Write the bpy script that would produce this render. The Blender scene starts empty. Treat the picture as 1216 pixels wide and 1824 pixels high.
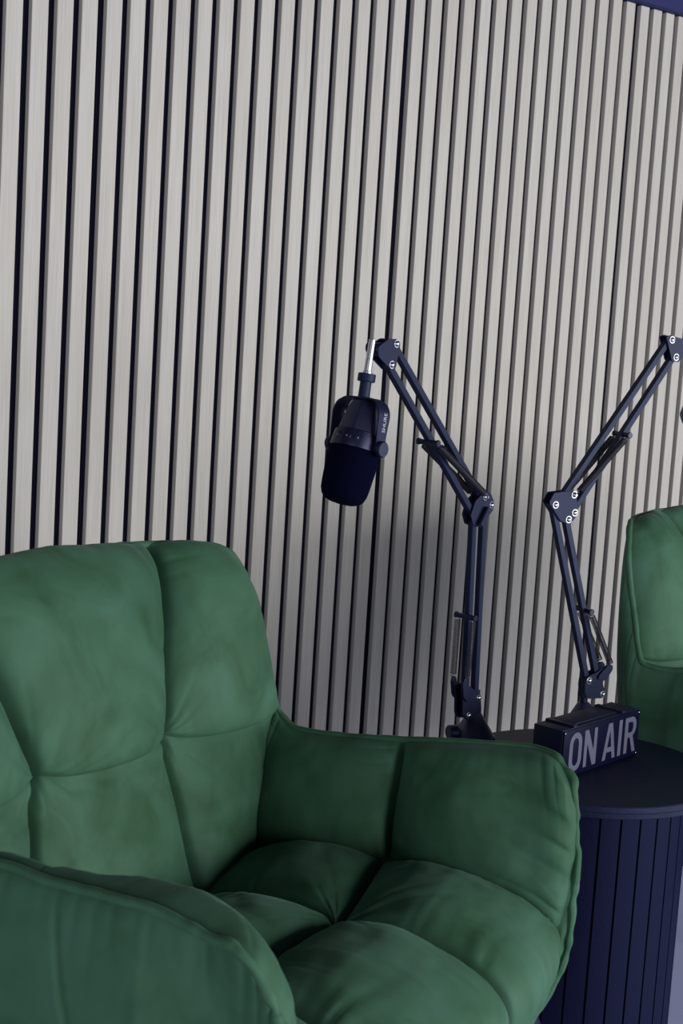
import bpy, bmesh, math, random
import numpy as np
from mathutils import Vector, Matrix

random.seed(7)
SC = bpy.context.scene
COL = SC.collection
R = math.radians

# ------------------------------------------------------------------ camera
CAMZ = 1.08
cd = bpy.data.cameras.new('camera')
cam = bpy.data.objects.new('camera', cd)
COL.objects.link(cam)
CR = Vector((0.75197258, -0.65631314, 0.06156543))
CU = Vector((0.03898332, 0.13750715, 0.98973334))
CF = Vector((0.65804068, 0.74185231, -0.12898687))
CP = Vector((0.0, -1.94613513, CAMZ))
cam.matrix_world = Matrix(((CR.x, CU.x, -CF.x, CP.x), (CR.y, CU.y, -CF.y, CP.y), (CR.z, CU.z, -CF.z, CP.z), (0, 0, 0, 1)))
cd.sensor_fit = 'VERTICAL'
cd.sensor_height = 36.0
cd.lens = 2705.0 / 1824.0 * 36.0
cd.clip_start = 0.02
cd.dof.use_dof = True
cd.dof.focus_distance = 2.0
cd.dof.aperture_fstop = 16.0
SC.camera = cam

# ------------------------------------------------------------------ world, light, exposure
w = bpy.data.worlds.new('room_light')
SC.world = w
w.use_nodes = True
nt_ = w.node_tree
bg = nt_.nodes['Background']
# a room lit from its sides: bright at eye level, dim overhead, a little bounce from the floor
tc_ = nt_.nodes.new('ShaderNodeTexCoord'); sep_ = nt_.nodes.new('ShaderNodeSeparateXYZ')
mr_ = nt_.nodes.new('ShaderNodeMapRange'); mr_.inputs['From Min'].default_value = -1; mr_.inputs['From Max'].default_value = 1
cr_ = nt_.nodes.new('ShaderNodeValToRGB')
nt_.links.new(tc_.outputs['Generated'], sep_.inputs[0]); nt_.links.new(sep_.outputs['Z'], mr_.inputs['Value']); nt_.links.new(mr_.outputs[0], cr_.inputs['Fac'])
e_ = cr_.color_ramp.elements
e_[0].position = 0.0; e_[0].color = (0.07, 0.08, 0.11, 1)
e_[1].position = 1.0; e_[1].color = (0.035, 0.04, 0.055, 1)
for p_, c_ in ((0.40, (0.13, 0.145, 0.18, 1)), (0.50, (0.19, 0.205, 0.25, 1)), (0.58, (0.13, 0.143, 0.175, 1)), (0.68, (0.04, 0.045, 0.06, 1))):
    k_ = e_.new(p_); k_.color = c_
nt_.links.new(cr_.outputs['Color'], bg.inputs['Color'])
bg.inputs['Strength'].default_value = 1.0

def area(name, loc, target, sx, sy, power, color):
    l = bpy.data.lights.new(name, 'AREA')
    l.shape = 'RECTANGLE'; l.size = sx; l.size_y = sy; l.energy = power; l.color = color
    o = bpy.data.objects.new(name, l); COL.objects.link(o)
    o.location = loc
    o.rotation_euler = (Vector(target) - Vector(loc)).to_track_quat('-Z', 'Y').to_euler()
    return o
area('window_daylight', (2.35, -3.9, 0.92), (1.3, -0.4, 0.85), 4.6, 1.3, 182, (1.0, 0.985, 0.98))
area('left_fill', (-1.7, -2.2, 0.85), (0.6, -0.9, 0.62), 1.1, 0.9, 25, (0.95, 0.98, 1.0))  # added fill lifting the large chair's near flank; no window known on this side

SC.view_settings.view_transform = 'Standard'
SC.view_settings.look = 'None'
SC.view_settings.gamma = 1.0
SC.view_settings.use_curve_mapping = False
SC.view_settings.exposure = 0.0

# ------------------------------------------------------------------ helpers
def link(o, parent=None):
    COL.objects.link(o)
    if parent is not None:
        o.parent = parent
    return o

def tag(o, label=None, cat=None, group=None, kind=None):
    if label: o['label'] = label
    if cat: o['category'] = cat
    if group: o['group'] = group
    if kind: o['kind'] = kind
    return o

def empty(name, loc, rz=0.0):
    o = bpy.data.objects.new(name, None)
    o.empty_display_size = 0.05
    o.location = loc; o.rotation_euler = (0, 0, rz)
    return link(o)

def obj_bm(name, bm, mats, parent=None, smooth=True, angle=None):
    me = bpy.data.meshes.new(name)
    bmesh.ops.recalc_face_normals(bm, faces=bm.faces[:])
    bm.to_mesh(me); bm.free()
    for m in (mats if isinstance(mats, (list, tuple)) else [mats]):
        me.materials.append(m)
    if smooth:
        me.polygons.foreach_set('use_smooth', [True] * len(me.polygons))
        if angle is not None:
            me.set_sharp_from_angle(angle=R(angle))
    return link(bpy.data.objects.new(name, me), parent)

def grid_obj(name, P, mat, parent=None, flip=False, wrap_u=False):
    nu, nv = P.shape[:2]
    me = bpy.data.meshes.new(name)
    idx = np.arange(nu * nv).reshape(nu, nv)
    if wrap_u:
        idx = np.vstack([idx, idx[:1]])
    a, b, c, d = idx[:-1, :-1], idx[1:, :-1], idx[1:, 1:], idx[:-1, 1:]
    F = np.stack([a, b, c, d], -1).reshape(-1, 4)
    if flip: F = F[:, ::-1]
    me.from_pydata(P.reshape(-1, 3).tolist(), [], F.tolist())
    me.materials.append(mat)
    me.polygons.foreach_set('use_smooth', [True] * len(me.polygons))
    me.update()
    return link(bpy.data.objects.new(name, me), parent)

def add_box(bm, c, s, M=None, bevel=0.0, seg=2, mi=0):
    r = bmesh.ops.create_cube(bm, size=1.0)
    vs = r['verts']
    bmesh.ops.scale(bm, verts=vs, vec=Vector(s))
    fs = set(f for v in vs for f in v.link_faces)
    if bevel > 0:
        es = list(set(e for v in vs for e in v.link_edges))
        q = bmesh.ops.bevel(bm, geom=es, offset=bevel, segments=seg, affect='EDGES', profile=0.5)
        vs = list(set(v for f in q['faces'] for v in f.verts) | set(v for v in vs if v.is_valid))
        fs = set(f for v in vs for f in v.link_faces)
    for f in fs: f.material_index = mi
    T = Matrix.Translation(Vector(c))
    if M is not None: T = T @ M
    bmesh.ops.transform(bm, matrix=T, verts=vs)
    return vs

def frame_to(a, b, side=None):
    """rotation whose Z runs from a to b and whose X is as near to side as it can be"""
    z = (Vector(b) - Vector(a)).normalized()
    s = Vector(side) if side is not None else (Vector((1, 0, 0)) if abs(z.x) < 0.9 else Vector((0, 1, 0)))
    x = (s - z * s.dot(z)).normalized()
    y = z.cross(x)
    return Matrix(((x.x, y.x, z.x, 0), (x.y, y.y, z.y, 0), (x.z, y.z, z.z, 0), (0, 0, 0, 1)))

def add_bar(bm, a, b, wx, wy, side, bevel=0.0008):
    a = Vector(a); b = Vector(b)
    add_box(bm, (a + b) / 2, (wx, wy, (b - a).length), frame_to(a, b, side), bevel, 1)

def add_lathe(bm, prof, o, axis=(0, 0, 1), n=48, side=None, cap=True, ang0=0.0):
    """prof: list of (radius, height along the axis) from o"""
    M = frame_to((0, 0, 0), axis, side)
    M.translation = Vector(o)
    rings = []
    for r, h in prof:
        rings.append([bm.verts.new(M @ Vector((r * math.cos(ang0 + 2 * math.pi * k / n), r * math.sin(ang0 + 2 * math.pi * k / n), h))) for k in range(n)])
    for i in range(len(rings) - 1):
        for k in range(n):
            bm.faces.new((rings[i][k], rings[i][(k + 1) % n], rings[i + 1][(k + 1) % n], rings[i + 1][k]))
    if cap:
        bm.faces.new(rings[0][::-1]); bm.faces.new(rings[-1])

def add_cyl(bm, a, b, r, n=24, bev=0.0):
    a = Vector(a); b = Vector(b); L = (b - a).length
    if bev > 0:
        prof = [(r - bev, 0), (r, bev), (r, L - bev), (r - bev, L)]
    else:
        prof = [(r, 0), (r, L)]
    add_lathe(bm, prof, a, b - a, n)

def crv(pts, n, res=24):
    """Catmull-Rom through pts, n samples at equal arc length"""
    p = np.array(pts, float)
    q = np.vstack([2 * p[0] - p[1], p, 2 * p[-1] - p[-2]])
    out = []
    for i in range(1, len(q) - 2):
        t = np.linspace(0, 1, res, endpoint=False)[:, None]
        a, b, c, d = q[i - 1], q[i], q[i + 1], q[i + 2]
        out.append(0.5 * (2 * b + (c - a) * t + (2 * a - 5 * b + 4 * c - d) * t ** 2 + (3 * b - a - 3 * c + d) * t ** 3))
    out = np.vstack(out + [p[-1:]])
    s = np.r_[0, np.cumsum(np.linalg.norm(np.diff(out, axis=0), axis=1))]
    t = np.linspace(0, s[-1], n)
    return np.stack([np.interp(t, s, out[:, k]) for k in range(out.shape[1])], -1)

def tube_pts(path, rad, nseg=10, closed=False, ref=None):
    """rings of a tube along a numpy path, parallel transport frame"""
    n = len(path)
    T = np.roll(path, -1, 0) - np.roll(path, 1, 0) if closed else np.gradient(path, axis=0)
    T /= np.linalg.norm(T, axis=1)[:, None] + 1e-12
    nrm = np.cross(T[0], ref if ref is not None else [0.3, 0.5, 0.8]); nrm /= np.linalg.norm(nrm)
    rings = []
    rad = np.broadcast_to(np.asarray(rad, float), (n,))
    for i in range(n):
        nrm = nrm - T[i] * (nrm @ T[i]); nrm /= np.linalg.norm(nrm)
        bn = np.cross(T[i], nrm)
        a = np.arange(nseg) * 2 * math.pi / nseg
        rings.append(path[i] + rad[i] * (np.cos(a)[:, None] * nrm + np.sin(a)[:, None] * bn))
    return np.array(rings)

def add_tube(bm, path, rad, nseg=10, closed=False):
    Rg = tube_pts(np.asarray(path, float), rad, nseg, closed)
    vs = [[bm.verts.new(v) for v in ring] for ring in Rg]
    n = len(vs)
    for i in range(n if closed else n - 1):
        for k in range(nseg):
            bm.faces.new((vs[i][k], vs[i][(k + 1) % nseg], vs[(i + 1) % n][(k + 1) % nseg], vs[(i + 1) % n][k]))
    if not closed:
        bm.faces.new(vs[0][::-1]); bm.faces.new(vs[-1])

def add_plate(bm, outline, thick, origin, ex, ey, bevel=0.0006):
    """flat plate from a 2D outline in the plane (ex, ey), extruded both ways along ex x ey"""
    ex = Vector(ex); ey = Vector(ey); n = ex.cross(ey).normalized(); o = Vector(origin)
    f0 = [bm.verts.new(o + ex * x + ey * y - n * thick / 2) for x, y in outline]
    f1 = [bm.verts.new(o + ex * x + ey * y + n * thick / 2) for x, y in outline]
    k = len(outline)
    bm.faces.new(f0[::-1]); bm.faces.new(f1)
    for i in range(k):
        bm.faces.new((f0[i], f0[(i + 1) % k], f1[(i + 1) % k], f1[i]))

def round_poly(pts, r, n=5):
    out = []
    k = len(pts)
    for i in range(k):
        p = np.array(pts[i], float); a = np.array(pts[i - 1], float); b = np.array(pts[(i + 1) % k], float)
        da = a - p; db = b - p
        la, lb = np.linalg.norm(da), np.linalg.norm(db)
        rr = min(r, la * 0.45, lb * 0.45)
        A = p + da / la * rr; B = p + db / lb * rr
        for t in np.linspace(0, 1, n):
            out.append(tuple((1 - t) ** 2 * A + 2 * t * (1 - t) * p + t * t * B))
    return out

# smooth value noise -----------------------------------------------------
def _h(i, j, s):
    n = (i * 374761393 + j * 668265263 + s * 974711) & 0x7fffffff
    n = ((n ^ (n >> 13)) * 1274126177) & 0x7fffffff
    return ((n ^ (n >> 16)) & 0xffff) / 65535.0 * 2 - 1
def vnoise(x, y, s=0):
    x = np.asarray(x, float); y = np.asarray(y, float)
    x, y = np.broadcast_arrays(x, y)
    i = np.floor(x).astype(np.int64); j = np.floor(y).astype(np.int64)
    fx = x - i; fy = y - j
    fx = fx * fx * fx * (fx * (fx * 6 - 15) + 10); fy = fy * fy * fy * (fy * (fy * 6 - 15) + 10)
    return (_h(i, j, s) * (1 - fx) + _h(i + 1, j, s) * fx) * (1 - fy) + (_h(i, j + 1, s) * (1 - fx) + _h(i + 1, j + 1, s) * fx) * fy

# ------------------------------------------------------------------ materials
def new_mat(name):
    m = bpy.data.materials.new(name); m.use_nodes = True
    return m, m.node_tree, m.node_tree.nodes['Principled BSDF']

def plain(name, col, rough=0.5, metal=0.0, bump=0.0, bscale=400, spec=0.5, tint=None):
    m, nt, b = new_mat(name)
    b.inputs['Base Color'].default_value = (*col, 1)
    b.inputs['Roughness'].default_value = rough
    b.inputs['Metallic'].default_value = metal
    b.inputs['Specular IOR Level'].default_value = spec
    if tint: b.inputs['Specular Tint'].default_value = (*tint, 1)
    if bump > 0:
        tc = nt.nodes.new('ShaderNodeTexCoord')
        n = nt.nodes.new('ShaderNodeTexNoise'); n.inputs['Scale'].default_value = bscale; n.inputs['Detail'].default_value = 3
        bp = nt.nodes.new('ShaderNodeBump'); bp.inputs['Strength'].default_value = bump; bp.inputs['Distance'].default_value = 0.001
        nt.links.new(tc.outputs['Object'], n.inputs['Vector'])
        nt.links.new(n.outputs['Fac'], bp.inputs['Height'])
        nt.links.new(bp.outputs['Normal'], b.inputs['Normal'])
    return m

def ramp(nt, src, stops):
    r = nt.nodes.new('ShaderNodeValToRGB')
    e = r.color_ramp.elements
    e[0].position, e[0].color = stops[0][0], (*stops[0][1], 1)
    e[1].position, e[1].color = stops[-1][0], (*stops[-1][1], 1)
    for p, c in stops[1:-1]:
        k = e.new(p); k.color = (*c, 1)
    nt.links.new(src, r.inputs['Fac'])
    return r

def mat_slat_wood():
    m, nt, b = new_mat('pale_oak_slat')
    tc = nt.nodes.new('ShaderNodeTexCoord')
    mp = nt.nodes.new('ShaderNodeMapping'); mp.inputs['Scale'].default_value = (420, 420, 7)
    n1 = nt.nodes.new('ShaderNodeTexNoise'); n1.inputs['Scale'].default_value = 1.0; n1.inputs['Detail'].default_value = 4; n1.inputs['Roughness'].default_value = 0.6
    mp2 = nt.nodes.new('ShaderNodeMapping'); mp2.inputs['Scale'].default_value = (25, 25, 1.6)
    n2 = nt.nodes.new('ShaderNodeTexNoise'); n2.inputs['Scale'].default_value = 1.0; n2.inputs['Detail'].default_value = 3
    nt.links.new(tc.outputs['Object'], mp.inputs['Vector']); nt.links.new(mp.outputs[0], n1.inputs['Vector'])
    nt.links.new(tc.outputs['Object'], mp2.inputs['Vector']); nt.links.new(mp2.outputs[0], n2.inputs['Vector'])
    r1 = ramp(nt, n1.outputs['Fac'], [(0.25, (0.385, 0.372, 0.342)), (0.5, (0.465, 0.453, 0.425)), (0.75, (0.51, 0.498, 0.468))])
    r2 = ramp(nt, n2.outputs['Fac'], [(0.3, (0.90, 0.885, 0.86)), (0.7, (1.0, 1.0, 1.0))])
    mx = nt.nodes.new('ShaderNodeMix'); mx.data_type = 'RGBA'; mx.blend_type = 'MULTIPLY'; mx.inputs['Factor'].default_value = 1
    nt.links.new(r1.outputs['Color'], mx.inputs[6]); nt.links.new(r2.outputs['Color'], mx.inputs[7])
    nt.links.new(mx.outputs[2], b.inputs['Base Color'])
    b.inputs['Roughness'].default_value = 0.55
    b.inputs['Specular IOR Level'].default_value = 0.3
    bp = nt.nodes.new('ShaderNodeBump'); bp.inputs['Strength'].default_value = 0.15; bp.inputs['Distance'].default_value = 0.0005
    nt.links.new(n1.outputs['Fac'], bp.inputs['Height']); nt.links.new(bp.outputs['Normal'], b.inputs['Normal'])
    return m

def mat_velvet():
    m, nt, b = new_mat('green_velvet')
    tc = nt.nodes.new('ShaderNodeTexCoord')
    n1 = nt.nodes.new('ShaderNodeTexNoise'); n1.inputs['Scale'].default_value = 11; n1.inputs['Detail'].default_value = 5; n1.inputs['Roughness'].default_value = 0.55; n1.inputs['Distortion'].default_value = 0.7
    nt.links.new(tc.outputs['Object'], n1.inputs['Vector'])
    r1 = ramp(nt, n1.outputs['Fac'], [(0.30, (0.026, 0.072, 0.036)), (0.50, (0.040, 0.104, 0.062)), (0.70, (0.052, 0.126, 0.086))])
    nt.links.new(r1.outputs['Color'], b.inputs['Base Color'])
    b.inputs['Roughness'].default_value = 0.62
    b.inputs['Specular IOR Level'].default_value = 0.12
    b.inputs['Sheen Weight'].default_value = 0.55
    b.inputs['Sheen Roughness'].default_value = 0.38
    b.inputs['Sheen Tint'].default_value = (0.50, 0.88, 0.76, 1)
    r2 = nt.nodes.new('ShaderNodeMapRange'); r2.inputs['From Min'].default_value = 0.3; r2.inputs['From Max'].default_value = 0.7
    r2.inputs['To Min'].default_value = 0.05; r2.inputs['To Max'].default_value = 0.13
    nt.links.new(n1.outputs['Fac'], r2.inputs['Value']); nt.links.new(r2.outputs[0], b.inputs['Sheen Weight'])
    n3 = nt.nodes.new('ShaderNodeTexNoise'); n3.inputs['Scale'].default_value = 900; n3.inputs['Detail'].default_value = 2
    nt.links.new(tc.outputs['Object'], n3.inputs['Vector'])
    bp = nt.nodes.new('ShaderNodeBump'); bp.inputs['Strength'].default_value = 0.12; bp.inputs['Distance'].default_value = 0.0006
    nt.links.new(n3.outputs['Fac'], bp.inputs['Height']); nt.links.new(bp.outputs['Normal'], b.inputs['Normal'])
    return m

def mat_table_wood():
    m, nt, b = new_mat('black_stained_wood')
    tc = nt.nodes.new('ShaderNodeTexCoord')
    mp = nt.nodes.new('ShaderNodeMapping'); mp.inputs['Scale'].default_value = (30, 420, 420); mp.inputs['Rotation'].default_value = (0, 0, R(35))
    n1 = nt.nodes.new('ShaderNodeTexNoise'); n1.inputs['Scale'].default_value = 1; n1.inputs['Detail'].default_value = 4
    nt.links.new(tc.outputs['Object'], mp.inputs['Vector']); nt.links.new(mp.outputs[0], n1.inputs['Vector'])
    r1 = ramp(nt, n1.outputs['Fac'], [(0.3, (0.006, 0.008, 0.026)), (0.7, (0.011, 0.014, 0.038))])
    nt.links.new(r1.outputs['Color'], b.inputs['Base Color'])
    b.inputs['Roughness'].default_value = 0.5
    b.inputs['Specular IOR Level'].default_value = 0.2
    b.inputs['Specular Tint'].default_value = (0.65, 0.7, 1.0, 1)
    bp = nt.nodes.new('ShaderNodeBump'); bp.inputs['Strength'].default_value = 0.35; bp.inputs['Distance'].default_value = 0.0006
    nt.links.new(n1.outputs['Fac'], bp.inputs['Height']); nt.links.new(bp.outputs['Normal'], b.inputs['Normal'])
    return m

M_SLAT = mat_slat_wood()
M_CORE = plain('brown_board_core', (0.50, 0.465, 0.44), 0.8, 0, 0.2, 500, 0.2)
M_FELT = plain('black_felt', (0.0035, 0.004, 0.012), 0.95, 0, 0.4, 900, 0.1)
M_VELVET = mat_velvet()
M_TABLE = mat_table_wood()
M_TABLE_SIDE = plain('black_stained_slat', (0.0035, 0.0048, 0.022), 0.65, 0, 0.25, 300, 0.12, (0.6, 0.65, 1.0))
M_GAP = plain('dark_backing', (0.002, 0.002, 0.005), 0.9)
M_POWDER = plain('black_powder_coat', (0.0050, 0.0065, 0.024), 0.5, 0, 0.15, 1500, 0.3, (0.55, 0.65, 1.0))
M_PLASTIC = plain('black_plastic', (0.0045, 0.0055, 0.020), 0.36, 0, 0.06, 2000, 0.4, (0.6, 0.65, 1.0))
M_BODY = plain('satin_black_body', (0.006, 0.007, 0.022), 0.42, 0, 0.04, 2000, 0.9, (0.6, 0.65, 1.0))
M_CONE = plain('satin_black_cone', (0.009, 0.012, 0.036), 0.45, 0, 0.04, 2000, 0.9, (0.6, 0.65, 1.0))
M_FOAM = plain('black_foam', (0.0012, 0.0016, 0.010), 0.95, 0, 0.9, 900, 0.03)
M_STEEL = plain('chrome_steel', (0.56, 0.56, 0.62), 0.24, 1.0)
M_SPRING = plain('dark_spring_wire', (0.022, 0.022, 0.034), 0.4, 0.5)
M_SIGN = plain('black_sign_case', (0.0050, 0.0060, 0.024), 0.5, 0, 0.1, 800, 0.3, (0.6, 0.65, 1.0))
M_SIGNFACE = plain('black_acrylic_face', (0.0035, 0.0045, 0.018), 0.45, spec=0.06, tint=(0.6, 0.65, 1.0))
M_LETTER = plain('grey_translucent_letter', (0.085, 0.085, 0.135), 0.6, spec=0.2)
M_PRINT = plain('pale_print', (0.36, 0.36, 0.44), 0.5)
M_BLUE = plain('blue_paint', (0.024, 0.028, 0.095), 0.7, 0, 0.05, 60, 0.12)
M_FLOOR = plain('pale_grey_floor', (0.34, 0.385, 0.66), 0.5, 0, 0.05, 30)
M_WALL = plain('dark_wall_paint', (0.02, 0.02, 0.035), 0.8)
M_LEG = plain('black_metal_leg', (0.005, 0.006, 0.022), 0.5, spec=0.25, tint=(0.6, 0.65, 1.0))

# ------------------------------------------------------------------ setting
SX0, PITCH = 1.0804, 0.04
SEAM = (0.0010, 0.0044, 0.0042)
ZTOP = 1.7124
def slat_right(k):
    x = SX0 + PITCH * k
    if k > 3: x += SEAM[0]
    if k > 18: x += SEAM[1]
    if k > 33: x += SEAM[2]
    if k <= -12: x -= 0.003
    if k > 48: x += 0.004
    return x

bm = bmesh.new(); add_box(bm, (1.4, -1.6, -0.05), (5.2, 3.4, 0.1))
tag(obj_bm('floor', bm, M_FLOOR, smooth=False), kind='structure')
bm = bmesh.new(); add_box(bm, (1.4, 0.0695, 1.25), (5.2, 0.1, 2.5))
wall = tag(obj_bm('wall_back', bm, M_WALL, smooth=False), kind='structure')
bm = bmesh.new(); add_box(bm, (1.4, -0.0005, (ZTOP + 2.5) / 2), (5.2, 0.04, 2.5 - ZTOP), bevel=0.002)
tag(obj_bm('trim_1', bm, M_BLUE), kind='structure')

for p0, p1 in ((-26, -12), (-11, 3), (4, 18), (19, 33), (34, 48), (49, 60)):
    bmf = bmesh.new()
    xa = slat_right(p0) - 0.0275 - 0.006; xb = slat_right(p1) + 0.006
    add_box(bmf, ((xa + xb) / 2, 0.0147, ZTOP / 2), (xb - xa - 0.0005, 0.009, ZTOP))
    fo = obj_bm('felt_panel', bmf, M_FELT, wall, smooth=False)
    bms = bmesh.new()
    for k in range(p0, p1 + 1):
        x = slat_right(k)
        add_box(bms, (x - 0.01305, 0.0051, ZTOP / 2 - 0.0006), (0.0261, 0.0102, ZTOP - 0.0012), bevel=0.0005, seg=1)
    for f in bms.faces:
        f.normal_update()
        f.material_index = 0 if f.normal.y < -0.5 else 1
    obj_bm('slats', bms, [M_SLAT, M_CORE], fo, smooth=False)

# ------------------------------------------------------------------ green armchair
CH_TOP = [(-.09, 0, .816), (-.086, .08, .8145), (-.077, .17, .812), (-.062, .24, .8075), (-.045, .272, .801)]
CH_SIDE = [(-.045, .272, .801), (-.034, .286, .785), (-.02, .299, .747), (0, .302, .676), (.018, .305, .622)]
# far arm (+y) and near arm (the softer, slightly fuller one)
CH_ARM = [(.018, .305, .622), (.034, .303, .607), (.058, .297, .6005), (.115, .296, .605), (.185, .295, .615), (.285, .30, .630), (.35, .305, .637), (.378, .296, .636), (.398, .286, .624)]
CH_FRONT = [(.398, .286, .624), (.41, .28, .605), (.415, .285, .555), (.418, .28, .486), (.413, .28, .436), (.402, .273, .393), (.392, .258, .367), (.385, .235, .352)]
CH_SILL = [(.385, .235, .352), (.385, .19, .342), (.392, .10, .336), (.395, 0, .334)]
NR_ARM = [(.018, .305, .622), (.036, .300, .612), (.07, .291, .613), (.15, .281, .626), (.20, .280, .625), (.256, .280, .628), (.304, .280, .630), (.342, .283, .628), (.366, .285, .625), (.386, .287, .624)]
NR_FRONT = [(.386, .287, .624), (.404, .288, .616), (.414, .287, .603), (.424, .285, .588), (.431, .282, .568), (.431, .280, .535), (.425, .278, .486), (.416, .276, .436), (.404, .270, .393), (.393, .256, .367), (.385, .235, .352)]
CREASE = [(.03, .25, .445), (.02, .268, .50), (.014, .285, .552), (.016, .30, .60), (.018, .305, .622)]
SEAT_SIDE = [(.03, .25, .445), (.09, .255, .466), (.15, .258, .480), (.198, .258, .488), (.29, .262, .490), (.365, .268, .478), (.402, .270, .460)]

def mir(P):
    Q = np.array(P, float).copy(); Q[..., 1] *= -1
    return Q

def ev(c, t):
    """dense curve sampled at parameters t (any shape)"""
    x = np.linspace(0, 1, len(c))
    return np.stack([np.interp(t, x, c[:, k]) for k in range(3)], -1)

def coons(B, T, L, Rr, u, v):
    U = u[..., None]; V = v[..., None]
    return ((1 - V) * ev(B, u) + V * ev(T, u) + (1 - U) * ev(L, v) + U * ev(Rr, v)
            - ((1 - U) * (1 - V) * B[0] + U * (1 - V) * B[-1] + (1 - U) * V * T[0] + U * V * T[-1]))

def normals(P):
    n = np.cross(np.gradient(P, axis=0), np.gradient(P, axis=1))
    return n / (np.linalg.norm(n, axis=2)[..., None] + 1e-12)

def cell_axis(k, n):
    """k cells of n steps, samples crowded towards the seams: cell index and local 0-1 value"""
    s = (1 - np.cos(np.linspace(0, np.pi, n + 1))) / 2
    idx = np.concatenate([np.full(n, i) for i in range(k)] + [[k - 1]])
    loc = np.concatenate([s[:-1]] * k + [[1.0]])
    return idx, loc

def dome(t, p=2.0, q=0.5):
    return np.maximum(1 - np.abs(2 * t - 1) ** p, 0) ** q

def fold(n):
    return np.abs(n) ** 0.68 * 1.4 - 0.55

def quilt(curves, ul, vl, amp, n, W, H, seed, wr=0.003, lam=0.035, freq=60, edge=(), toward=None, lift=None, sag=0.0, qv=.5, qu=.5, groove=.012, fade=None, vskew=None, fixed=None, bridge=0.0):
    """tufted panel on a four sided patch; ul, vl give the seam positions as functions of the other parameter"""
    iu, tu1 = cell_axis(len(amp), n[0]); iv, tv1 = cell_axis(len(amp[0]), n[1])
    a = (iu + tu1) / len(amp)
    IU, IV = np.meshgrid(iu, iv, indexing='ij'); TU, TV = np.meshgrid(tu1, tv1, indexing='ij')
    A0 = np.meshgrid(a, iv, indexing='ij')[0]
    vlines = np.stack([f(A0) for f in vl]); lo = np.take_along_axis(vlines, IV[None], 0)[0]; hi = np.take_along_axis(vlines, IV[None] + 1, 0)[0]
    v = lo + (hi - lo) * TV
    ulines = np.stack([f(v) for f in ul]); lo = np.take_along_axis(ulines, IU[None], 0)[0]; hi = np.take_along_axis(ulines, IU[None] + 1, 0)[0]
    u = lo + (hi - lo) * TU
    P = coons(*curves, u, v)
    # normals from a smooth resampling of the same patch
    e = 0.025
    du_ = coons(*curves, np.clip(u + e, 0, 1), v) - coons(*curves, np.clip(u - e, 0, 1), v)
    dv_ = coons(*curves, u, np.clip(v + e, 0, 1)) - coons(*curves, u, np.clip(v - e, 0, 1))
    N = np.cross(du_, dv_); N /= np.linalg.norm(N, axis=2)[..., None] + 1e-12
    if (N.mean((0, 1)) @ np.array(toward)) < 0: N = -N
    if fixed is not None:
        N = N * (1 - fixed[1]) + np.array(fixed[0]) * fixed[1]
    su = u * W; sv = v * H
    cu = W / len(amp); cv = H / len(amp[0])
    TVs = TV
    if vskew:
        TVs = np.where(IV == len(amp[0]) - 1, TV ** vskew, 1 - (1 - TV) ** 1.35) if len(amp[0]) > 1 else TV
    Du = dome(TU, 2.2, qu)
    if bridge:                                     # a padded rim that runs on across the seam
        Du = np.maximum(Du, bridge * np.clip(v, 0, 1) ** 2 * dome(u, 2.2, .35))
    D = Du * dome(TVs, 2.2, qv)
    h = np.array(amp)[IU, IV] * D * (fade(v) if fade else 1.0)
    du = np.minimum(TU, 1 - TU) * cu; dv = np.minimum(TV, 1 - TV) * cv
    env = np.clip(np.minimum(dome(TU), dome(TV)) * 1.8, 0, 1)
    bend = 0.02 * vnoise(su * 12, sv * 12, seed + 5)
    m1 = np.clip(0.5 + 0.9 * vnoise(sv * 14, su * 5 + IU * 3, seed + 8), 0, 1.2); m2 = np.clip(0.5 + 0.9 * vnoise(su * 14, sv * 5 + IV * 3, seed + 9), 0, 1.2)
    # seams: gathers run square to them
    h = h + wr * env * (m1 * fold(vnoise((sv + bend) * freq, su * 7 + IU * 7, seed)) * np.exp(-du / lam)
                        + m2 * fold(vnoise((su + bend) * freq, sv * 7 + IV * 7, seed + 1)) * np.exp(-dv / lam))
    # tufting points: folds fan out of them
    for i in range(1, len(amp)):
        for j in range(1, len(amp[0])):
            pu = float(np.mean(ul[i](np.array(vl[j](np.array(i / len(amp))))))); pv = float(vl[j](np.array(i / len(amp))))
            dx = (u - pu) * W; dy = (v - pv) * H
            r = np.hypot(dx, dy) + 1e-6
            h = h + 1.3 * wr * env * fold(vnoise(np.arctan2(dy, dx) * 5.0 + 20, r * 12, seed + 20 + i)) * np.exp(-r / .05) * np.clip(r / .012, 0, 1)
    # the stitched line is pulled in between the pillows
    ins_u = np.where((IU == 0) & (TU < .5) | (IU == len(amp) - 1) & (TU > .5), 1.0, du)
    ins_v = np.where((IV == 0) & (TV < .5) | (IV == len(amp[0]) - 1) & (TV > .5), 1.0, dv)
    rim = np.clip(np.minimum(np.minimum(su, W - su), np.minimum(sv, H - sv)) / .02, 0, 1)
    h = h - groove * rim * np.exp(-(np.minimum(ins_u, ins_v) / .0040) ** 2)
    for side, st, rc in edge:                      # gathers by a piped edge
        d = {'u0': su, 'u1': W - su, 'v0': sv, 'v1': H - sv}[side]
        al = (sv if side[0] == 'u' else su) + 0.35 * bend
        k = np.clip(d / 0.006, 0, 1)
        md = np.clip(0.65 + 0.6 * vnoise(al * 13, d * 3, seed + 12), 0.1, 1.2)
        h = h + st * k * md * np.exp(-d / rc) * fold(vnoise(al * 56, d * 7, seed + 3))
    h = h + 0.0022 * vnoise(su * 18, sv * 18, seed + 4) * env + 0.0009 * vnoise(su * 45, sv * 45, seed + 6) * env
    if lift is not None:
        N = N + np.array(lift)[None, None] * (v ** 1.5)[..., None]
    Q = P + N * h[..., None]
    if sag:
        Q[..., 2] -= sag * D * (1 - TV) ** 2.2 * (IV == len(amp[0]) - 1)
    return Q

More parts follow.
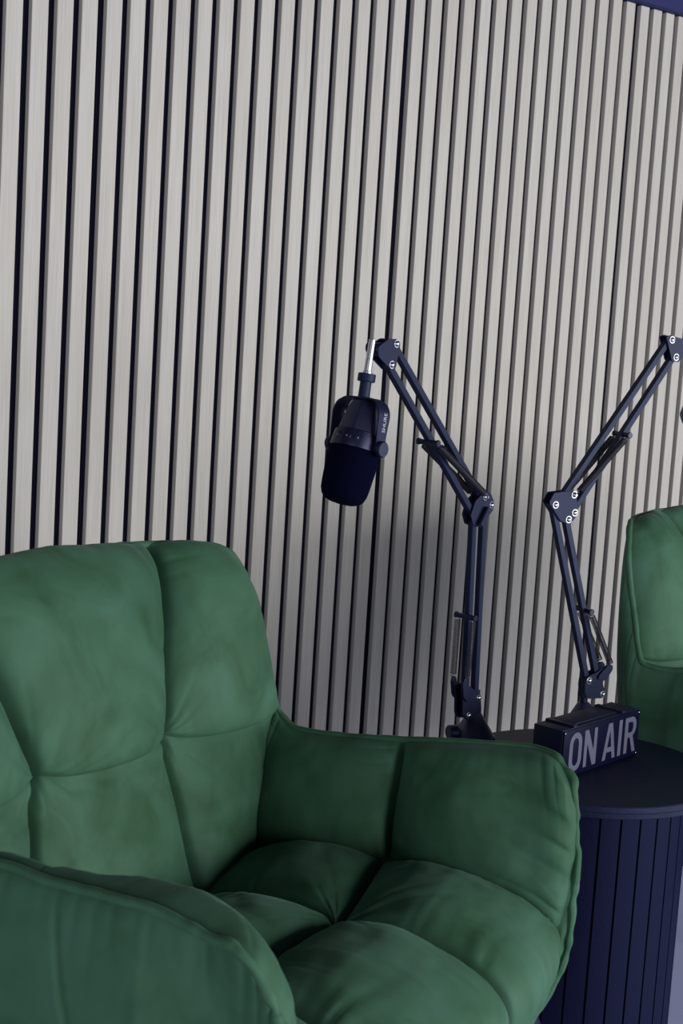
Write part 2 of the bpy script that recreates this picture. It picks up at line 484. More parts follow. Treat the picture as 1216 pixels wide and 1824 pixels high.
def const(x):
    return lambda t: np.full(np.shape(t), float(x))

def build_chair_meshes():
    out = {}
    n = 400
    # ---- backrest
    top = np.vstack([mir(crv(CH_TOP, n))[::-1], crv(CH_TOP, n)[1:]])
    side = crv(CREASE[:-1] + CH_SIDE[::-1], n)
    bot = crv([(.03, -.25, .445), (.055, -.12, .437), (.062, 0, .435), (.055, .12, .437), (.03, .25, .445)], n)
    hb = lambda v: np.interp(v, [0, .25, .505, .75, 1], [.245, .20, .152, .215, .30])
    vb = lambda a: .505 - .012 * (2 * a - 1) ** 2
    out['backrest'] = quilt((bot, top, mir(side), side), [const(0), lambda v: .5 - hb(v), lambda v: .5 + hb(v), const(1)], [const(0), vb, const(1)],
                            [[.028, .058], [.026, .065], [.028, .058]], (90, 100), .56, .38, 11, wr=.0032, edge=[('v1', .0016, .035), ('u0', .0012, .03), ('u1', .0012, .03)], toward=(1, 0, .2), sag=.062, vskew=.72)
    # ---- arms
    def arm(armc, front, seed, amps, up, br=0.0):
        botc = crv(SEAT_SIDE, n); topc = crv(armc, n); left = crv(CREASE, n)
        right = crv([SEAT_SIDE[-1], (.410, .277, .475)] + [p for p in front[::-1] if p[2] > .50], n)
        return quilt((botc, topc, left, right), [const(0), const(.47), const(1)], [const(0), const(1)], amps, (110, 110), .40, .17, seed, wr=.0024,
                     edge=[('u1', .0105, .055), ('v1', .0016, .02)], toward=(0, -1, .1), lift=(0, 0, up), qu=.45, qv=.5, fixed=((0, -1, 0), .8), bridge=br)
    out['arm'] = arm(CH_ARM, CH_FRONT, 23, [[.032], [.038]], .12)
    out['arm_near'] = mir(arm(NR_ARM, NR_FRONT, 29, [[.050], [.060]], .42, .95))[::-1]
    # ---- seat
    tail = [(.406, .270, .43), (.396, .266, .395), (.388, .252, .37), (.385, .235, .352)]
    tail_n = [(.428, .272, .43), (.410, .268, .395), (.396, .252, .37), (.385, .235, .352)]
    lf = crv(SEAT_SIDE + tail, n); ln = mir(crv(SEAT_SIDE + tail_n, n))
    back = crv([(.03, -.25, .445), (.055, -.12, .437), (.062, 0, .435), (.055, .12, .437), (.03, .25, .445)], n)
    sl = crv(CH_SILL, n)
    front = np.vstack([mir(sl), sl[::-1][1:]])
    hs = lambda v: np.interp(v, [0, .40, .7, 1], [.22, .188, .205, .235])
    vs = lambda a: .395 - .045 * (2 * a - 1) ** 2
    out['seat'] = quilt((back, front, ln, lf), [const(0), lambda v: .5 - hs(v), lambda v: .5 + hs(v), const(1)], [const(0), vs, const(1)],
                        [[.036, .040], [.040, .046], [.036, .040]], (90, 110), .54, .50, 37, wr=.0036, lam=.04,
                        edge=[('v1', .0095, .080), ('u0', .003, .05), ('u1', .003, .05)], toward=(.2, 0, 1), fade=lambda v: np.interp(v, [.55, .85], [1, .35]))
    # ---- piping loop
    far = CH_TOP + CH_SIDE[1:] + CH_ARM[1:] + CH_FRONT[1:] + CH_SILL[1:]
    near = CH_TOP + CH_SIDE[1:] + NR_ARM[1:] + NR_FRONT[1:] + CH_SILL[1:]
    loop = np.vstack([crv(far, 620)[:-1], mir(crv(near, 620))[::-1][:-1]])
    sl_ = np.r_[0, np.cumsum(np.linalg.norm(np.diff(loop, axis=0), axis=1))]
    k = np.exp(-((loop[:, 0] - .42) / .05) ** 2) * np.where(loop[:, 1] < -.2, 1.7, np.where(loop[:, 1] > .2, 1.0, 0.0)) * np.clip((loop[:, 2] - .36) / .06, .25, 1)
    rad = 0.0043 + (0.0003 + 0.0010 * k) * vnoise(sl_ * 90, sl_ * 0, 51)
    jit = (0.0004 + 0.0017 * k)[:, None] * np.stack([vnoise(sl_ * 60, sl_ * 0 + 3, 52), vnoise(sl_ * 60, sl_ * 0 + 9, 53), vnoise(sl_ * 60, sl_ * 0 + 5, 54)], -1)
    out['piping'] = tube_pts(loop + jit, rad, 12, closed=True)
    # ---- outer shell: from the piping (U part) down to the underside
    hf = crv(CH_TOP + CH_SIDE[1:] + CH_ARM[1:] + CH_FRONT[1:], 420)
    hn = crv(CH_TOP + CH_SIDE[1:] + NR_ARM[1:] + NR_FRONT[1:], 420)
    U = np.vstack([mir(hn)[::-1][:-1], hf])
    nV = 90
    base = U.copy()
    base[:, 0] = .15 + (U[:, 0] - .15) * .90; base[:, 1] = U[:, 1] * .86
    base[:, 2] = np.minimum(.325, U[:, 2] - .02)
    t = np.linspace(0, 1, nV)[None, :, None]
    S = U[:, None] * (1 - t) + base[:, None] * t
    outd = np.stack([U[:, 0] - .15, U[:, 1] * 1.3, 0 * U[:, 0]], -1); outd /= np.linalg.norm(outd, axis=1)[:, None]
    hgt = U[:, 2] - base[:, 2]
    k = np.interp(U[:, 0], [-.05, .08, .30, .385], [.05, .11, .10, .0])
    bul = np.sin(np.pi * t ** .7) * (k * np.minimum(hgt, .32))[:, None, None]
    S = S + outd[:, None] * bul
    # a shallow sewn seam on each flank, puckers under the cord
    tt = t[..., 0]
    x = U[:, 0][:, None]
    onarm = ((U[:, 2] < .645) & (U[:, 0] > .05))[:, None]
    g = np.exp(-((x - (.215 + .06 * tt)) / .0030) ** 2) * onarm
    S = S - outd[:, None] * (0.0024 * g * np.clip(tt / .08, 0, 1))[..., None]
    sl_ = np.r_[0, np.cumsum(np.linalg.norm(np.diff(U, axis=0), axis=1))][:, None]
    k = np.interp(U[:, 0], [.3, .38], [.35, 1])[:, None] * (np.where(U[:, 1] > 0, .3, 1.0) * np.clip((U[:, 2] - .38) / .06, 0, 1))[:, None] * np.clip(tt / .02, 0, 1)
    wr = k * .0050 * fold(vnoise(sl_ * 55, tt * 3, 61)) * np.exp(-tt / .13) + .0016 * vnoise(sl_ * 14, tt * 5, 62) * np.sin(np.pi * tt)
    S = S + outd[:, None] * wr[..., None]
    out['shell'] = S
    return out

CHM = build_chair_meshes()

def make_chair(name, loc, rz):
    root = empty(name, loc, rz)
    grid_obj('backrest', CHM['backrest'], M_VELVET, root)
    grid_obj('armrest', CHM['arm'], M_VELVET, root)
    grid_obj('armrest', CHM['arm_near'], M_VELVET, root)
    grid_obj('seat_cushion', CHM['seat'], M_VELVET, root)
    pp = CHM['piping']
    grid_obj('piping', np.concatenate([pp, pp[:, :1]], 1), M_VELVET, root, wrap_u=True)
    grid_obj('outer_shell', CHM['shell'], M_VELVET, root)
    # underside board
    S = CHM['shell'][:, -1]
    bm = bmesh.new()
    lo = [bm.verts.new((p[0], p[1], .322)) for p in S[::6]]
    hi = [bm.verts.new((p[0], p[1], .331)) for p in S[::6]]
    n = len(lo)
    bm.faces.new(lo[::-1]); bm.faces.new(hi)
    for i in range(n):
        bm.faces.new((lo[i], lo[(i + 1) % n], hi[(i + 1) % n], hi[i]))
    obj_bm('underside', bm, M_LEG, root, smooth=False)
    for sx, sy in ((1, 1), (1, -1), (-1, 1), (-1, -1)):
        bm = bmesh.new()
        a = Vector((.362, sy * .258, .392)) if sx > 0 else Vector((.0, sy * .20, .335)); b = Vector((.475, sy * .400, 0.0)) if sx > 0 else Vector((-.09, sy * .29, 0.0))
        path = np.linspace(a, b, 8)
        add_tube(bm, path, np.linspace(.020, .0095, 8), 20)
        for v in bm.verts:
            if v.co.z < .02: v.co.z = max(v.co.z, 0.0)
        obj_bm('leg', bm, M_LEG, root, angle=40)
    return root

chair = make_chair('armchair', (0.80973737, -0.67438722, 0), R(-73.0923))
tag(chair, 'large green velvet tufted armchair in front of the slatted wall, seat and near arm showing', 'armchair', 'green velvet armchairs')

def copy_tree(o, parent=None):
    c = o.copy(); COL.objects.link(c)
    if parent is not None:
        c.parent = parent
    for ch in list(o.children):
        copy_tree(ch, c)
    return c
chair2 = copy_tree(chair)
chair2.location = (2.040, -0.625, 0); chair2.rotation_euler = (0, 0, R(-88.8))
tag(chair2, 'green velvet armchair behind the round table, only its backrest edge and flank in view', 'armchair')

# ------------------------------------------------------------------ round table
TX, TY, TZ = 1.4969, -0.7575, 0.53
tb = empty('side_table', (TX, TY, 0))
tag(tb, 'round black drum side table with vertical slatted sides and wood grain top', 'side table')
bm = bmesh.new()
add_lathe(bm, [(.10, TZ - .016), (.1640, TZ - .016), (.1652, TZ - .0148), (.1655, TZ - .009), (.1668, TZ - .0075), (.1668, TZ - .0012), (.1658, TZ), (.08, TZ)], (0, 0, 0), n=128)
obj_bm('tabletop', bm, M_TABLE, tb, angle=35)
RB = 0.131
bm = bmesh.new()
add_lathe(bm, [(RB - .006, .012), (RB - .006, TZ - .0162)], (0, 0, 0), n=96)
core = obj_bm('drum_core', bm, M_GAP, tb, angle=35)
NS = 32
for k in range(NS):
    a0 = (k + .5) * 2 * math.pi / NS + R(3.5); half = math.pi / NS - .0013 / RB
    bm = bmesh.new()
    pts = []
    for t in np.linspace(-1, 1, 7):
        # each slat is nearly flat
        a = a0 + t * half
        pts.append((RB * math.cos(a), RB * math.sin(a)))
    for t in np.linspace(1, -1, 3):
        a = a0 + t * half
        pts.append(((RB - .0055) * math.cos(a), (RB - .0055) * math.sin(a)))
    z0, z1 = .006, TZ - .0165
    lo = [bm.verts.new((x, y, z0)) for x, y in pts]; hi = [bm.verts.new((x, y, z1)) for x, y in pts]
    bm.faces.new(lo[::-1]); bm.faces.new(hi)
    for i in range(len(pts)):
        bm.faces.new((lo[i], lo[(i + 1) % len(pts)], hi[(i + 1) % len(pts)], hi[i]))
    obj_bm('side_slat', bm, M_TABLE_SIDE, tb, angle=30)
bm = bmesh.new()
add_lathe(bm, [(RB - .012, 0), (RB - .012, .014)], (0, 0, 0), n=96)
obj_bm('plinth', bm, M_GAP, tb, angle=35)

# ------------------------------------------------------------------ on-air sign
SA = R(7.2)
sg = empty('light_box_sign', (1.4167, -0.784, TZ), SA)
tag(sg, 'black box sign with grey letters ON AIR lying on the round table', 'sign')
SL, SD, SH = .1795, .0445, .0615
bm = bmesh.new(); add_box(bm, (SL / 2, SD / 2 + .001, SH / 2), (SL, SD - .002, SH), bevel=.0006)
obj_bm('case', bm, M_SIGN, sg, angle=30)
bm = bmesh.new(); add_box(bm, (SL / 2, .0005, SH / 2), (SL - .0015, .0016, SH - .0015), bevel=.0003)
face = obj_bm('front_panel', bm, M_SIGNFACE, sg, angle=30)
bm = bmesh.new(); add_box(bm, (SL / 2, SD / 2 + .004, SH + .0007), (SL * .57, SD - .010, .0015), bevel=.0004)
obj_bm('lid', bm, M_SIGN, sg, angle=30)
for fx in (.155, .79):
    bm = bmesh.new(); add_box(bm, (SL * fx, SD / 2 + .0005, SH + .0014), (.0085, SD - .002, .0030), bevel=.0004)
    obj_bm('lid_strap', bm, M_SIGN, sg, angle=30)
for x, z in ((.003, SH - .0035), (SL - .003, SH - .0035), (SL - .003, .0035), (.003, .0035)):
    bm = bmesh.new(); add_lathe(bm, [(.0014, 0), (.0014, .0006), (.0008, .0011)], (x, -.0002, z), (0, -1, 0), n=16)
    obj_bm('screw', bm, M_STEEL, sg, angle=40)

def letter_curve(name, outlines, depth, M, mat, parent):
    cu = bpy.data.curves.new(name, 'CURVE'); cu.dimensions = '2D'; cu.fill_mode = 'BOTH'; cu.extrude = depth
    for o in outlines:
        sp = cu.splines.new('POLY'); sp.points.add(len(o) - 1); sp.use_cyclic_u = True
        for i, (x, y) in enumerate(o): sp.points[i].co = (x, y, 0, 1)
    tmp = bpy.data.objects.new('tmp', cu)
    me = bpy.data.meshes.new_from_object(tmp)
    bpy.data.objects.remove(tmp); bpy.data.curves.remove(cu)
    me.name = name
    me.transform(M)
    me.materials.append(mat)
    return link(bpy.data.objects.new(name, me), parent)

def rrect(x0, y0, x1, y1, rx, ry, n=10):
    out = []
    for cx, cy, a in ((x1 - rx, y1 - ry, 0), (x0 + rx, y1 - ry, 90), (x0 + rx, y0 + ry, 180), (x1 - rx, y0 + ry, 270)):
        for t in np.linspace(0, 90, n):
            out.append((cx + rx * math.cos(R(a + t)), cy + ry * math.sin(R(a + t))))
    return out
LH = 1.0
def L_O(w=.50): return [rrect(0, -.02, w, 1.02, w / 2, .30), rrect(.135, .13, w - .135, .87, w / 2 - .135, .18)]
def L_N(w=.52): return [[(0, 0), (.125, 0), (.125, .62), (w - .15, 0), (w, 0), (w, 1), (w - .125, 1), (w - .125, .40), (.15, 1), (0, 1)]]
def L_A(w=.56): return [[(0, 0), (.135, 0), (.172, .20), (w - .172, .20), (w - .135, 0), (w, 0), (w / 2 + .085, 1), (w / 2 - .085, 1)], [(.197, .335), (w - .197, .335), (w / 2, .80)]]
def L_I(w=.14): return [[(0, 0), (w, 0), (w, 1), (0, 1)]]
def L_R(w=.52):
    bowl = [(.30 + .20 * math.cos(R(a)), .725 + .275 * math.sin(R(a))) for a in np.linspace(90, -75, 14)]
    inner = [(.28 + .085 * math.cos(R(a)), .715 + .145 * math.sin(R(a))) for a in np.linspace(90, -90, 10)]
    return [[(0, 0), (.14, 0), (.14, .43), (.235, .43), (.375, 0), (w, 0)] + [(.365, .46)] + bowl[::-1][0:] + [(0, 1)], [(.14, .57)] + inner[::-1] + [(.14, .86)]]
hgt = .0475
Mface = Matrix.Translation((0, -.0006, .0072)) @ Matrix.Rotation(R(90), 4, 'X') @ Matrix.Diagonal((hgt, hgt, 1, 1))
x = .0135 / hgt
for nm, fn, wd, gap in (('letter_o', L_O, .50, .10), ('letter_n', L_N, .52, .27), ('letter_a', L_A, .56, .095), ('letter_i', L_I, .14, .13), ('letter_r', L_R, .52, 0)):
    sx_ = 1.18
    letter_curve(nm, [[((px + 0) * sx_ + x, py) for px, py in o] for o in fn(wd)], .0004, Mface, M_LETTER, face)
    x += (wd + gap) * sx_

# ------------------------------------------------------------------ scissor arm stands
def spring(bm, a, b, r, wire, turns, hook=.10):
    a = np.array(a, float); b = np.array(b, float)
    ax = b - a; Ln = np.linalg.norm(ax); ax /= Ln
    s = np.cross(ax, [0.2, 0.3, 0.9]); s /= np.linalg.norm(s); t = np.cross(ax, s)
    h0 = hook * Ln
    n = turns * 12
    th = np.linspace(0, turns * 2 * math.pi, n)
    z = np.linspace(h0, Ln - h0, n)
    P = a + ax * z[:, None] + r * (np.cos(th)[:, None] * s + np.sin(th)[:, None] * t)
    # end hooks
    e0 = np.array([a + s * r * .7 * math.sin(q) * 1.0 + ax * (h0 * q / math.pi) for q in np.linspace(0.0, math.pi, 8)])
    e1 = np.array([b - s * r * .7 * math.sin(q) - ax * (h0 * q / math.pi) for q in np.linspace(math.pi, 0.0, 8)])
    add_tube(bm, np.vstack([e0[:-1], P, e1[1:]]), wire, 6)

def bolt(parent, p, n, r=.0036):
    """pan head bolt at p, facing along n"""
    n = Vector(n).normalized()
    bm = bmesh.new()
    add_lathe(bm, [(r, 0), (r, r * .35), (r * .86, r * .7), (r * .4, r * .95)], Vector(p), n, n=20)
    add_lathe(bm, [(r * 1.35, -.0002), (r * 1.35, .0007)], Vector(p), n, n=20)
    return obj_bm('bolt', bm, M_STEEL, parent, angle=40)

def make_stand(name, base, e, G, flip):
    """G: joints in the plane of the arm (h along e, z above the table)"""
    base = Vector(base); e = Vector((e[0], e[1], 0)).normalized(); up = Vector((0, 0, 1))
    n = e.cross(up).normalized()
    if n.dot(CP - base) < 0: n = -n                   # n faces the room
    root = empty(name, base)
    P = lambda h, z, d=0.0: e * h + up * z + n * d
    # clamp on the table edge with a cone cover
    radial = Vector((base.x - TX, base.y - TY, 0)).normalized()
    tang = Vector((-radial.y, radial.x, 0))
    bm = bmesh.new()
    za = G['apex']
    add_lathe(bm, [(.0285, .0), (.0292, .0006), (.0292, .0045), (.0272, .006), (.0085, za - .001), (.0072, za)], (0, 0, .0004), n=56)
    cone = obj_bm('cone_cover', bm, M_CONE, root, angle=30)
    bm = bmesh.new()
    add_cyl(bm, (0, 0, za - .004), P(0.0, za + .008), .0048, 24, .0003)
    zs = G['post']
    add_cyl(bm, P(-.0005, za), P(-.001, zs), .0046, 24, .0003)
    obj_bm('post', bm, M_POWDER, root, angle=40)
    kd = Vector(G['knob'])
    bm = bmesh.new()
    add_cyl(bm, kd * .017 + up * .010, kd * .026 + up * .010, .0048, 20)
    add_lathe(bm, [(.0088, 0), (.0098, .001), (.0098, .011), (.0085, .0125)], kd * .0255 + up * .010, kd, n=40)
    k_ = obj_bm('knob', bm, M_PLASTIC, root, angle=40)
    bm = bmesh.new()
    rim = .1668 - math.hypot(base.x - TX, base.y - TY)
    xo = rim + .006
    M = frame_to((0, 0, 0), up, radial)
    add_box(bm, radial * (xo + .002) + up * (-.018), (.005, .022, .046), M, .0008)
    add_box(bm, radial * (xo - .012) + up * (-.0405), (.030, .022, .005), M, .0008)
    add_box(bm, radial * (xo - .010) + up * (.0027), (.024, .022, .004), M, .0008)
    obj_bm('clamp', bm, M_POWDER, root, angle=40)
    bm = bmesh.new()
    s0 = radial * (xo - .016)
    add_cyl(bm, s0 - up * .062, s0 - up * .022, .0032, 16)
    add_lathe(bm, [(.009, 0), (.009, .004)], s0 - up * .0215, up, n=24)
    add_cyl(bm, s0 - up * .0725, s0 - up * .061, .0075, 24, .001)
    obj_bm('clamp_screw', bm, M_STEEL, root, angle=40)
    # lower bracket: two plates and a web
    low = round_poly(G['lowplate'], .006)
    for d in (-.0065, .0065):
        bm = bmesh.new(); add_plate(bm, low, .0016, n * d, e, up)
        obj_bm('bracket_plate', bm, M_POWDER, root, angle=30)
    # bars
    bars = []
    for a, b in (('A0', 'A1'), ('B0', 'B1'), ('C0', 'C1'), ('D0', 'D1')):
        pa, pb = P(*G[a]), P(*G[b]); dr = (pb - pa).normalized()
        bm = bmesh.new(); add_bar(bm, pa - dr * .004, pb + dr * .004, .0085, .0085, n, .0007)
        bars.append(obj_bm('arm_bar', bm, M_POWDER, root, angle=30))
    for key in ('elbow', 'topplate'):
        pl = round_poly(G[key], .0022)
        for d in (-.0065, .0065):
            bm = bmesh.new(); add_plate(bm, pl, .0016, n * d, e, up)
            obj_bm('bracket_plate', bm, M_POWDER, root, angle=30)
    # web joining the elbow plates
    bm = bmesh.new()
    q0, q1 = G['web']
    add_bar(bm, P(*q0), P(*q1), .0130, .0016, n, .0003)
    obj_bm('bracket_web', bm, M_POWDER, root, angle=30)
    q0, q1 = G['lowweb']
    bm = bmesh.new()
    add_bar(bm, P(*q0), P(*q1), .0130, .0016, n, .0003)
    obj_bm('bracket_web', bm, M_POWDER, root, angle=30)
    for key in G['bolts']:
        bolt(root, P(*G[key], .0074), n)
        bm = bmesh.new()
        add_lathe(bm, [(.0034, 0), (.0034, .003)], P(*G[key], -.0074), -n, n=6)
        obj_bm('nut', bm, M_STEEL, root, angle=30)
    if 'lever' in G:
        bm = bmesh.new()
        a_, b_ = G['lever']
        add_bar(bm, P(*a_, .0105), P(*b_, .0105), .0075, .009, n, .0012)
        obj_bm('tension_lever', bm, M_PLASTIC, root, angle=30)
    # cross pegs and springs
    for pk, ek, tn in (('peg0', 'ear', 34), ('peg1', 'E4', 46)):
        pp = P(*G[pk])
        bm = bmesh.new(); add_cyl(bm, pp - n * .0155, pp + n * .0155, .0033, 20, .0005)
        for s in (-1, 1): add_cyl(bm, pp + n * s * .0135, pp + n * s * .0165, .0042, 20, .0005)
        obj_bm('spring_peg', bm, M_PLASTIC, root, angle=40)
        q = P(*G[ek])
        if pk == 'peg0':
            for s in (-1, 1):
                bm = bmesh.new()
                add_plate(bm, round_poly(G['earplate'], .004), .0014, n * s * .0095, e, up)
                obj_bm('spring_hook', bm, M_POWDER, root, angle=30)
        else:
            bm = bmesh.new(); add_cyl(bm, q - n * .0125, q + n * .0125, .0018, 16)
            obj_bm('spring_pin', bm, M_STEEL, root, angle=40)
        for s in (-1, 1):
            bm = bmesh.new(); spring(bm, pp + n * s * .0125, q + n * s * .0110, .0038, .00062 if pk == 'peg0' else .0009, tn, .07)
            obj_bm('spring', bm, M_SPRING, root)
    # nose of the top bracket, bolted to the side of the microphone's rod
    q0 = P(*G['nose_in']); q1 = P(*G['nose'])
    d = (q1 - q0).normalized()
    bm = bmesh.new()
    add_bar(bm, q0, q1 - d * .0058, .0115, .0150, n, .0025)
    obj_bm('rod_socket', bm, M_PLASTIC, root, angle=40)
    bm = bmesh.new()
    add_cyl(bm, q0 - n * .0135, q0 - n * .006, .0032, 16)
    add_lathe(bm, [(.0065, 0), (.0075, .001), (.0075, .006), (.006, .007)], q0 - n * .013, -n, n=24)
    obj_bm('rod_clamp_knob', bm, M_PLASTIC, root, angle=40)
    return root, q1

E1 = Vector((-0.99059, -0.13723, 0)).normalized()
G1 = dict(lever=((.0200, .3130), (.0360, .2905)), bolts=('A0', 'B0', 'E1', 'E4', 'C1', 'D1'), apex=.036, post=.066, knob=(-.95, .31, 0),
          lowplate=[(.0465, .0844), (.0258, .0769), (-.0003, .0592), (-.0042, .0380), (-.0015, .0303), (.0286, .0313), (.0370, .0387), (.0395, .0645)],
          lowweb=((-.0035, .037), (-.0015, .058)),
          A0=(.0247, .0372), A1=(.0372, .2935), B0=(.0046, .0577), B1=(.0150, .3060),
          C0=(.0425, .3078), C1=(.2328, .4947), D0=(.0300, .3300), D1=(.2262, .5195),
          E1=(.0080, .3162), E2=(.0345, .2965), E3=(.0425, .3078), E4=(.0235, .3275),
          elbow=[(.0245, .3350), (.0122, .3325), (.0020, .3190), (.0035, .3090), (.0165, .2985), (.0320, .2885), (.0450, .2920), (.0520, .3050), (.0440, .3230)],
          web=((.0200, .2940), (.0380, .2895)),
          topplate=[(.2590, .5150), (.2410, .5245), (.2253, .5250), (.2190, .5190), (.2250, .4905), (.2324, .4880), (.2578, .5040)],
          peg0=(.0370, .1700), peg1=(.1425, .4003), ear=(.0400, .0860),
          earplate=[(.0320, .0560), (.0420, .0640), (.0465, .0840), (.0425, .0900), (.0365, .0880), (.0300, .0720), (.0220, .0600)],
          nose=(.2640, .5105), nose_in=(.2440, .5130))
st1, rod1 = make_stand('microphone_boom_arm', (1.45516, -0.59787, TZ), E1, G1, False)
tag(st1, 'black scissor boom arm leaning left over the chair, holding the whole microphone in view', 'microphone arm', 'scissor boom arms')

E2_ = Vector((.98, -.17, 0)).normalized()
G2 = dict(bolts=('A0', 'B0', 'E1', 'E2', 'E3', 'E4', 'C1', 'D1'), apex=.041, post=.078, knob=(.6, .8, 0),
          lowplate=[(-.0054, .079), (.0121, .0841), (.0294, .0932), (.0366, .0935), (.0385, .0871), (.0238, .0697), (.0291, .059), (.0335, .0523), (.0282, .0469), (-.0030, .0483), (-.0071, .0665)],
          lowweb=((-.0062, .050), (-.0055, .077)),
          A0=(.0267, .0528), A1=(-.0595, .2975), B0=(.0001, .0739), B1=(-.0835, .3150),
          C0=(-.0502, .3070), C1=(.1068, .5197), D0=(-.0705, .3260), D1=(.0967, .5430),
          E1=(-.0841, .3180), E2=(-.0599, .2981), E3=(-.0502, .3070), E4=(-.0537, .3313),
          elbow=[(-.0948, .3212), (-.0876, .3338), (-.0639, .3359), (-.0505, .3352), (-.0442, .3054), (-.0503, .2977), (-.0594, .2918), (-.0734, .2965)],
          web=((-.0930, .3190), (-.0750, .2985)),
          topplate=[(.0860, .5463), (.0939, .5495), (.1068, .5465), (.1215, .5449), (.1260, .5249), (.1116, .5130), (.1000, .5145)],
          peg0=(-.0130, .1715), peg1=(.0280, .4120), ear=(.0352, .0915),
          earplate=[(.0120, .0760), (.0270, .0720), (.0390, .0880), (.0370, .0945), (.0300, .0940), (.0180, .0840)],
          nose=(.1960, .5360), nose_in=(.1180, .5360))
st2, rod2 = make_stand('microphone_boom_arm', (1.61677, -0.64962, TZ), E2_, G2, True)
tag(st2, 'black scissor boom arm behind the ON AIR sign, reaching right past the frame edge', 'microphone arm', 'scissor boom arms')

# ------------------------------------------------------------------ microphones
def make_mic(name, hold, drop, a, axis, rod_top, label, text=True, swing=None):
    """piv: pivot point; a: pivot axis towards the viewer's side; axis: from the body's tail to the foam"""
    S = .90
    rot = Matrix.Rotation(swing[1], 4, Vector(swing[0])) if swing else Matrix.Identity(4)
    piv = Vector(hold) + rot @ Vector((0, 0, -drop)); a = Vector(a).normalized(); ax = Vector(axis); ax = (ax - a * ax.dot(a)).normalized()
    up = Vector((0, 0, 1)); fr = a.cross(up).normalized()
    root = empty(name, piv)
    root.rotation_euler = rot.to_euler(); root.scale = (S, S, S)
    tag(root, label, 'microphone', 'broadcast microphones')
    # foam windscreen
    bm = bmesh.new()
    pr = [(.0305, .004), (.0335, .0055), (.0338, .012), (.0332, .030), (.0318, .052), (.0306, .062), (.0280, .069), (.0235, .0738), (.016, .0765), (.006, .0778)]
    add_lathe(bm, pr, (0, 0, 0), ax, n=64)
    obj_bm('foam_windscreen', bm, M_FOAM, root)
    # control band
    bm = bmesh.new()
    add_lathe(bm, [(.0305, -.016), (.0322, -.0145), (.0338, .003), (.0332, .0062), (.0300, .0062)], (0, 0, 0), ax, n=64)
    band = obj_bm('control_band', bm, M_PLASTIC, root, angle=35)
    fd = (-ax.cross(a)).normalized()
    if fd.dot(CP - piv) < 0: fd = -fd
    for ang, r_ in ((-40, .0050), (-14, .0054), (13, .0054)):
        d = (Matrix.Rotation(R(ang), 4, ax) @ fd).normalized()
        bm = bmesh.new()
        add_lathe(bm, [(r_ + .0006, 0), (r_ + .0004, .0008), (r_, .0008), (r_ * .9, .0017), (r_ * .3, .0020)], d * .0322 - ax * .006, d, n=24)
        bt = obj_bm('button', bm, M_PLASTIC, band, angle=40)
        bm = bmesh.new()
        add_lathe(bm, [(.0008, 0), (.0008, .0003)], d * .03415 - ax * .006, d, n=12)
        obj_bm('button_mark', bm, M_PRINT, bt)
    # tapering body with broad facets and a rounded tail
    bm = bmesh.new()
    m = frame_to((0, 0, 0), -ax, fd)
    n = 8
    rr = [(.0312, .0145), (.0306, .0185), (.0280, .034), (.0248, .048), (.0220, .0555), (.0170, .0610), (.0100, .0635)]
    add_lathe(bm, rr, (0, 0, 0), -ax, n=n, side=fd, ang0=math.pi / n)
    es = [e for e in bm.edges]
    bmesh.ops.bevel(bm, geom=es, offset=.0022, segments=3, affect='EDGES', profile=.5)
    obj_bm('body', bm, M_BODY, root, angle=25)
    bm = bmesh.new()
    add_lathe(bm, [(.0300, .0135), (.0318, .0140), (.0318, .0158), (.0298, .0172)], (0, 0, 0), -ax, n=64)
    obj_bm('collar_ring', bm, M_PLASTIC, root, angle=35)
    # yoke: a strap bent over the body
    hw, yt, rc = .0385, .0625, .022
    path = [(-hw, -.004), (-hw, yt - rc)]
    for t in np.linspace(180, 90, 9): path.append((-hw + rc + rc * math.cos(R(t)), yt - rc + rc * math.sin(R(t))))
    for t in np.linspace(90, 0, 9): path.append((hw - rc + rc * math.cos(R(t)), yt - rc + rc * math.sin(R(t))))
    path += [(hw, yt - rc), (hw, -.004)]
    bm = bmesh.new()
    rows = []
    for i, (pa, pz) in enumerate(path):
        wd = .0095 if pz > yt - .004 else (.0115 if pz > .02 else .0080 + .0035 * max(pz, 0) / .02)
        c = Vector((a.x * pa, a.y * pa, pz))
        p0 = path[max(i - 1, 0)]; p1 = path[min(i + 1, len(path) - 1)]
        tv = Vector((a.x * (p1[0] - p0[0]), a.y * (p1[0] - p0[0]), p1[1] - p0[1])).normalized()
        nn = tv.cross(fr).normalized()
        rows.append([bm.verts.new(c + fr * wd + nn * .0011), bm.verts.new(c - fr * wd + nn * .0011), bm.verts.new(c - fr * wd - nn * .0011), bm.verts.new(c + fr * wd - nn * .0011)])
    for i in range(len(rows) - 1):
        for k in range(4):
            bm.faces.new((rows[i][k], rows[i][(k + 1) % 4], rows[i + 1][(k + 1) % 4], rows[i + 1][k]))
    bm.faces.new(rows[0][::-1]); bm.faces.new(rows[-1])
    bmesh.ops.bevel(bm, geom=[e for e in bm.edges], offset=.0004, segments=1, affect='EDGES')
    yoke = obj_bm('yoke', bm, M_POWDER, root, angle=35)
    for s in (-1, 1):
        bm = bmesh.new()
        add_cyl(bm, a * s * .032, a * s * .040, .006, 24)
        add_lathe(bm, [(.0095, 0), (.0105, .001), (.0105, .0058), (.0092, .0072)], a * s * .0394, a * s, n=40)
        obj_bm('pivot_knob', bm, M_PLASTIC, root, angle=40)
    # stem, collar nut and chrome rod
    bm = bmesh.new(); add_cyl(bm, (0, 0, yt), (0, 0, yt + .022), .0075, 32, .0006)
    obj_bm('stem', bm, M_POWDER, root, angle=40)
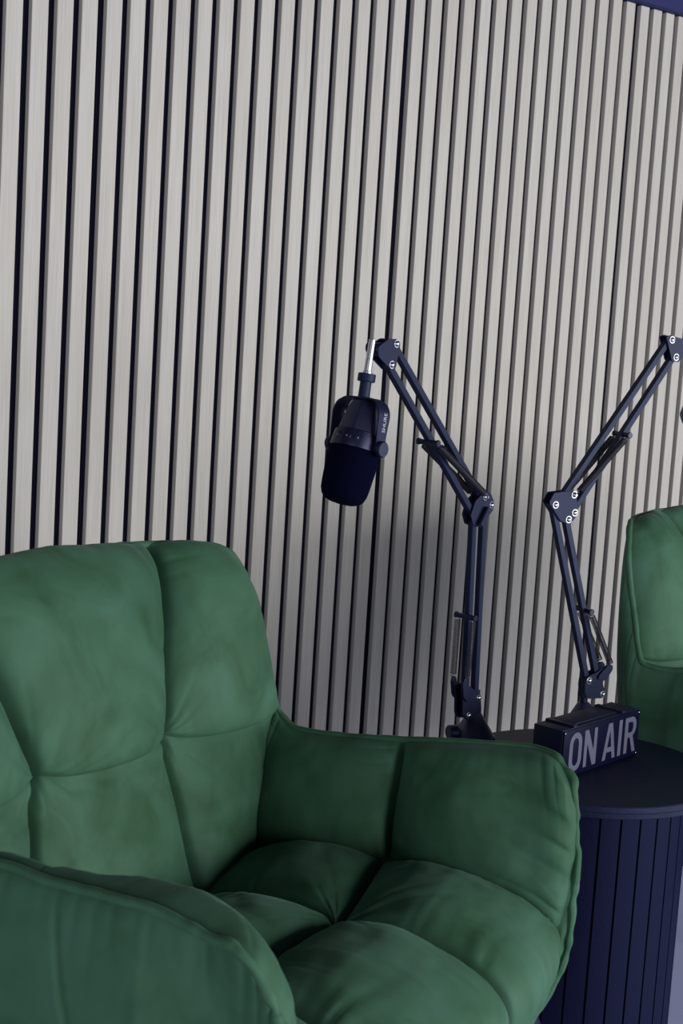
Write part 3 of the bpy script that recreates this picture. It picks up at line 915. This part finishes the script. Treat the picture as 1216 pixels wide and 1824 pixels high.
    bm = bmesh.new(); add_lathe(bm, [(.0108, 0), (.0116, .0007), (.0116, .0098), (.0108, .0105)], (0, 0, yt + .0215), n=40)
    obj_bm('collar_nut', bm, M_POWDER, root, angle=40)
    bm = bmesh.new()
    zt = rod_top
    add_lathe(bm, [(.0062, yt + .032), (.0062, yt + .0345), (.0050, yt + .0355), (.0050, zt - .0255), (.0046, zt - .025), (.0046, zt - .0005), (.0040, zt)], (0, 0, 0), n=40)
    obj_bm('chrome_rod', bm, M_STEEL, root, angle=35)
    if text:
        tc = bpy.data.curves.new('lettering', 'FONT'); tc.body = 'SHURE'; tc.size = .0085; tc.extrude = .0001; tc.align_x = 'CENTER'; tc.align_y = 'CENTER'
        tmp = bpy.data.objects.new('tmp', tc)
        me = bpy.data.meshes.new_from_object(tmp); bpy.data.objects.remove(tmp); bpy.data.curves.remove(tc)
        me.name = 'lettering'
        X = up; Z = a; Y = Z.cross(X)
        Mx = Matrix(((X.x, Y.x, Z.x, 0), (X.y, Y.y, Z.y, 0), (X.z, Y.z, Z.z, 0), (0, 0, 0, 1)))
        Mx.translation = a * (hw + .00125) + up * .034 - Y * 0.002
        me.transform(Mx); me.materials.append(M_PRINT)
        link(bpy.data.objects.new('lettering', me), yoke)
    return root

rg = Vector((0.74822, -0.66345, 0)).normalized(); fg = Vector((0.66345, 0.74822, 0)).normalized()
nrm1 = E1.cross(Vector((0, 0, 1))).normalized()
hold1 = Vector((1.45516, -0.59787, TZ)) + rod1
axis1 = Vector((0, 0, -1)) * math.cos(R(9.5)) + E1 * math.sin(R(9.5))
make_mic('microphone', hold1, .1125, rg * .76 - fg * .65, axis1, .139, 'black broadcast microphone hanging foam end down from a chrome rod, above the chair', swing=(nrm1, R(8)))
hold2 = Vector((1.61677, -0.64962, TZ)) + rod2
axis2 = rg * .80 + fg * .45 + Vector((0, 0, -.40))
make_mic('microphone', hold2, .110, fg * -.8 + rg * .5, axis2, .134, 'second black microphone cut off by the right frame edge, only its tail showing', text=False)
